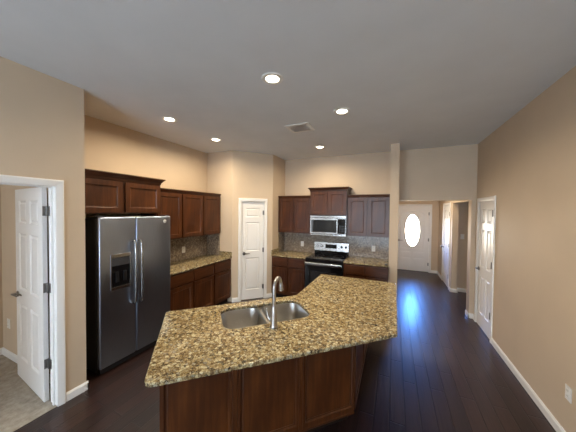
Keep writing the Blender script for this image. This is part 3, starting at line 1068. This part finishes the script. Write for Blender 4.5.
# freezer door as a frame around the dispenser opening
def fridge_door(a, b):
    bm = BM(); add_box(bm, a, b, 0, .062, .075, FH, .018, 4); return bm
dz0, dz1 = .985, 1.285
bm = BM()
o = obj('door', fridge_door(.002, SEAM - .003), FRIDGE_STEEL, fr_, True)
left_door = o
bm = BM()
add_box(bm, x0, x1, -.008, .0, dz1 - .0, dz1 + .045, .004)
add_box(bm, x0, x0 + .012, -.008, 0, z0, dz1, .003); add_box(bm, x1 - .012, x1, -.008, 0, z0, dz1, .003)
add_box(bm, x0, x1, -.012, 0, z0 - .004, z0 + .03, .003)
obj('dispenser_bezel', bm, STEEL, left_door)
bm = BM(); add_box(bm, x0 + .012, x1 - .012, -.004, 0, z0 + .03, dz1 - .09, .001)
obj('dispenser_recess', bm, BLACKGLASS, left_door)
bm = BM(); add_box(bm, x0 + .012, x1 - .012, -.006, 0, dz1 - .09, dz1, .002)
add_box(bm, x0 + .085, x1 - .07, -.010, -.005, dz1 - .07, dz1 - .035, .002)
obj('control_panel', bm, DARKGREY, left_door)
bm = BM(); add_box(bm, x0 + .05, x0 + .085, -.016, -.003, z0 + .08, z0 + .2, .004); add_box(bm, x1 - .09, x1 - .055, -.016, -.003, z0 + .08, z0 + .2, .004)
obj('paddle', bm, BLACK, left_door)
o = obj('door', fridge_door(SEAM + .003, FW - .002), FRIDGE_STEEL, fr_, True)
right_door = o
bm = BM(); add_lathe(bm, [(0, 0), (.022, 0), (.022, .003), (.019, .004), (.0, .004)], 24, Matrix.Translation((FW - .10, -.0002, 1.685)) @ Matrix.Rotation(RZ90, 4, 'X'))
badge = obj('badge', bm, WHITEPL, right_door, True)
bm = BM()
cx, cz = FW - .10, 1.685
pts = [(cx - .010 + .012 * (k / 10), -.0052, cz + .009 * sin(k * .9)) for k in range(11)] + [(cx + .004 + .006 * cos(a), -.0052, cz + .006 * sin(a)) for a in [i * pi / 5 for i in range(10)]]
add_tube(bm, pts, .0012, 6)
obj('emblem', bm, DARKGREY, badge)
for par, hx in ((left_door, SEAM - .038), (right_door, SEAM + .038)):
    bm = BM()
    zA, zB = .70, 1.46
    pts = [(hx, .002, zB), (hx, -.03, zB - .005), (hx, -.048, zB - .03), (hx, -.054, zB - .15), (hx, -.056, (zA + zB) / 2), (hx, -.054, zA + .15), (hx, -.048, zA + .03), (hx, -.03, zA + .005), (hx, .002, zA)]
    add_tube(bm, pts, [.012, .013, .0135, .013, .0125, .013, .0135, .013, .012], 12)
    obj('handle', bm, STEEL, par, True)
bm = BM(); add_box(bm, .02, FW - .02, .03, .07, .012, .072, .004)
obj('kick_grille', bm, BLACK, fr_)
for xx in (.05, FW - .05):
    bm = BM(); add_lathe(bm, [(0, 0), (.02, 0), (.02, .012), (.012, .014), (.012, .032), (0, .032)], 14, Matrix.Translation((xx, .12, 0)))
    obj('foot', bm, BLACK, fr_)
    bm = BM(); add_lathe(bm, [(0, 0), (.02, 0), (.02, .012), (.012, .014), (.012, .032), (0, .032)], 14, Matrix.Translation((xx, .60, 0)))
    obj('foot', bm, BLACK, fr_)
    bm = BM(); add_box(bm, xx - .04, xx + .03, .01, .12, FH + .001, FH + .012, .003)
    obj('hinge_cover', bm, DARKGREY, fr_)

# ------------------------------------------------------------------ range
rg = thing('range', 'stainless and black electric range with backguard between the base cabinets', 'range', (-1.582, 4.405, 0))
RW = .746
bm = BM(); add_box(bm, .003, RW - .003, .025, .64, .02, .905, .003)
obj('body', bm, BLACK, rg)
bm = BM(); add_box(bm, .001, RW - .001, -.002, .60, .9055, .922, .005)
ck = obj('cooktop', bm, BLACKGLASS, rg)
for (bx, by, r) in ((.19, .16, .105), (.57, .16, .085), (.19, .42, .075), (.57, .42, .105)):
    bm = BM()
    add_lathe(bm, [(r - .003, 0), (r - .003, .0006), (r, .0006), (r, 0)], 40, Matrix.Translation((bx, by, .9222)))
    obj('burner_ring', bm, DARKGREY, ck)
bm = BM(); add_box(bm, .004, RW - .004, -.006, .024, .872, .903, .004)
obj('front_panel', bm, BLACKGLASS, rg)
od = BM(); add_box(od, .004, RW - .004, -.016, .022, .215, .868, .006)
dr_ = obj('oven_door', od, BLACKGLASS, rg)
bm = BM(); add_box(bm, .12, RW - .12, -.0185, -.0155, .33, .68, .001)
obj('oven_window', bm, BLACK, dr_)
bm = BM(); add_box(bm, .012, RW - .012, -.062, -.034, .793, .856, .012, 3)
for xx in (.05, RW - .05):
    add_box(bm, xx - .012, xx + .012, -.04, -.015, .81, .84, .002)
obj('oven_handle', bm, STEEL, dr_, True)
bm = BM(); add_box(bm, .004, RW - .004, -.014, .022, .05, .208, .006)
obj('storage_drawer', bm, STEEL, rg)
bm = BM()
# backguard: black riser with a sloped steel control face
add_box(bm, .004, RW - .004, .603, .640, .906, 1.00, .003)
obj('backguard', bm, BLACKGLASS, rg)
bm = BM()
sec = [(.575, 1.000), (.640, 1.000), (.640, 1.185), (.605, 1.185), (.590, 1.176)]
a = [bm.verts.new((.004, y, z)) for y, z in sec]; b = [bm.verts.new((RW - .004, y, z)) for y, z in sec]
bm.faces.new(a); bm.faces.new(b[::-1])
for i in range(5):
    bm.faces.new((a[i], b[i], b[(i + 1) % 5], a[(i + 1) % 5]))
cp = obj('control_face', bm, STEEL, rg)
bm = BM()
for yy in (0,):
    add_box(bm, .255, .50, .572, .590, 1.055, 1.135, .003)
obj('display', bm, BLACKGLASS, cp)
for xx in (.075, .165, .60, .69):
    bm = BM()
    add_lathe(bm, [(0, 0), (.026, 0), (.026, .006), (.020, .010), (.018, .028), (.0, .030)], 20, Matrix.Translation((xx, .583, 1.095)) @ Matrix.Rotation(RZ90 + radians(-4), 4, 'X'))
    obj('knob', bm, BLACK if xx > .5 else STEEL, cp, True)

# ------------------------------------------------------------------ microwave
mw = thing('microwave', 'stainless over-the-range microwave with dark window', 'microwave', (-1.578, 4.68, 1.352))
MW, MH = .742, .405
bm = BM(); add_box(bm, .002, MW - .002, .02, .37, 0, MH, .003)
obj('body', bm, DARKGREY, mw)
bm = BM(); add_box(bm, .002, .565, -.012, .019, .035, MH - .045, .004)
dr_ = obj('door', bm, STEEL, mw)
bm = BM(); add_box(bm, .022, .515, -.0145, -.0115, .070, MH - .088, .002)
obj('window', bm, BLACKGLASS, dr_)
bm = BM(); add_tube(bm, [(.535, -.010, .07), (.535, -.045, .085), (.535, -.050, .14), (.535, -.050, .25), (.535, -.045, .30), (.535, -.010, .315)], .011, 12)
obj('handle', bm, BLACK, dr_, True)
bm = BM(); add_box(bm, .569, MW - .002, -.012, .019, .035, MH - .045, .004)
kp = obj('control_panel', bm, STEEL, mw)
bm = BM(); add_box(bm, .578, MW - .012, -.0145, -.0115, .05, MH - .062, .002)
kq = obj('keypad', bm, BLACKGLASS, kp)
bm = BM()
for r in range(4):
    for c in range(3):
        add_box(bm, .605 + c * .043, .635 + c * .043, -.0165, -.014, .085 + r * .035, .108 + r * .035, .002)
obj('key_pattern', bm, BLACK, kq)
bm = BM(); add_box(bm, .002, MW - .002, -.010, .019, MH - .042, MH - .002, .003)
obj('vent_trim', bm, STEEL, mw)
bm = BM(); add_box(bm, .002, MW - .002, -.010, .019, .002, .032, .003)
obj('bottom_trim', bm, STEEL, mw)

# ------------------------------------------------------------------ outlets and switches
def outlet(label, loc, rz, switch=False, sc=1.0):
    t = thing('light_switch' if switch else 'wall_outlet', label, 'switch' if switch else 'outlet', loc, rz)
    bm = BM(); add_box(bm, -.036 * sc, .036 * sc, -.007, -.001, -.058 * sc, .058 * sc, .002)
    obj('cover_plate', bm, WHITEPL, t)
    if switch:
        bm = BM(); add_box(bm, -.016, .016, -.011, -.0072, -.034, .034, .002)
        obj('rocker', bm, WHITEPL, t)
    else:
        for dz in (.021, -.021):
            bm = BM(); add_box(bm, -.016, .016, -.010, -.0072, dz - .014, dz + .014, .003)
            s = obj('socket', bm, WHITEPL, t)
            bm = BM()
            for dx in (-.006, .006):
                add_box(bm, dx - .001, dx + .001, -.0106, -.0099, dz - .003, dz + .006)
            obj('slots', bm, SLOT, s)
    return t
outlet('white outlet in the backsplash above the long counter', (XK + .012, 3.239, 1.10), RZ90)
outlet('white outlet in the backsplash between range and pantry corner', (-1.886, YB - .012, 1.10), 0)
outlet('white outlet in the backsplash beside the partition wall', (-.357, YB - .012, 1.10), 0)
outlet('white outlet low on the long plain wall above the baseboard', (XR, 2.62, .41), radians(-90))
outlet('small white outlet low on the bedroom wall behind the open door', (-4.29, YLE - .1, .425), 0)
outlet('white light switch on the shaded side hallway wall', (1.47, 6.67, 1.29), 0, True)
# small dark object at the end of the range counter
bm = BM()
add_box(bm, -.022, .022, -.03, .03, 0, .022, .006)
o = obj('plug_adapter', bm, BLACK); o.location = (-.105, 4.475, .9145)
tag(o, 'small black object lying on the granite beside the partition wall', 'adapter')

# ------------------------------------------------------------------ ceiling fixtures
spots = [((-1.013, 1.900), 'white recessed ceiling light, the one over the sink side of the island'),
         ((-.578, 2.832), 'white recessed ceiling light, the one over the hallway end of the island'),
         ((-2.70, 2.22), 'white recessed ceiling light, the one in front of the refrigerator'),
         ((-2.746, 3.16), 'white recessed ceiling light, the one before the pantry and long counter'),
         ((-1.26, 4.245), 'white recessed ceiling light, the one above the range')]
def downlight():
    t = thing('recessed_light', spots[0][1], 'ceiling light', (0, 0, 0), 0, 'recessed ceiling lights')
    bm = BM()
    add_lathe(bm, [(.056, -.001), (.062, -.009), (.092, -.010), (.098, -.001), (.056, -.001)], 36)
    obj('trim_ring', bm, WHITEPL, t, True)
    bm = BM()
    add_lathe(bm, [(0, -.008), (.045, -.0075), (.060, -.005), (.060, -.001), (0, -.001)], 32)
    obj('lens', bm, LENS, t, True)
    return t
def lamp(parent, power):
    ld = bpy.data.lights.new('recessed_lamp', 'AREA')
    ld.shape = 'DISK'
    ld.size = .13
    ld.energy = power
    ld.color = CAN_COLOR
    ld.spread = radians(165)
    lo = bpy.data.objects.new('recessed_lamp', ld)
    C.objects.link(lo)
    lo.parent = parent
    lo.location = (0, 0, -.013)
proto = downlight()
fix = [proto] + [copy_tree(proto) for _ in spots]
for t, ((x, y), lb) in zip(fix, spots):
    t.location = (x, y, HC)
    t['label'] = lb
    lamp(t, CAN_POWER)
t = fix[-1]
t.location = (.60, 6.1, HC)
t['label'] = 'white recessed ceiling light of the foyer, beyond the wall above the hallway opening'
t['group'] = 'foyer ceiling lights'
lamp(t, FOYER_POWER)

vt = thing('ceiling_vent', 'white square metal air vent in the ceiling', 'vent', (-1.235, 3.165, HC))
bm = BM()
a, b, c, dd_ = .175, .155, .130, .110
add_box(bm, -a, a, -b, -dd_, -.012, -.001, .003); add_box(bm, -a, a, dd_, b, -.012, -.001, .003)
add_box(bm, -a, -c, -dd_, dd_, -.012, -.001, .003); add_box(bm, c, a, -dd_, dd_, -.012, -.001, .003)
obj('frame', bm, WHITEPL, vt)
bm = BM(); add_box(bm, -c, c, -dd_, dd_, -.004, -.001)
obj('duct', bm, DARKGREY, vt)
bm = BM()
for k in range(6):
    y = -.095 + k * .038
    v = [bm.verts.new(p_) for p_ in ((-c, y - .014, -.005), (c, y - .014, -.005), (c, y + .014, -.011), (-c, y + .014, -.011))]
    bm.faces.new(v)
    bmesh.ops.solidify(bm, geom=[bm.faces[-1]] if False else [f for f in bm.faces if f.is_valid][-1:], thickness=.001)
obj('louver', bm, WHITEPL, vt)
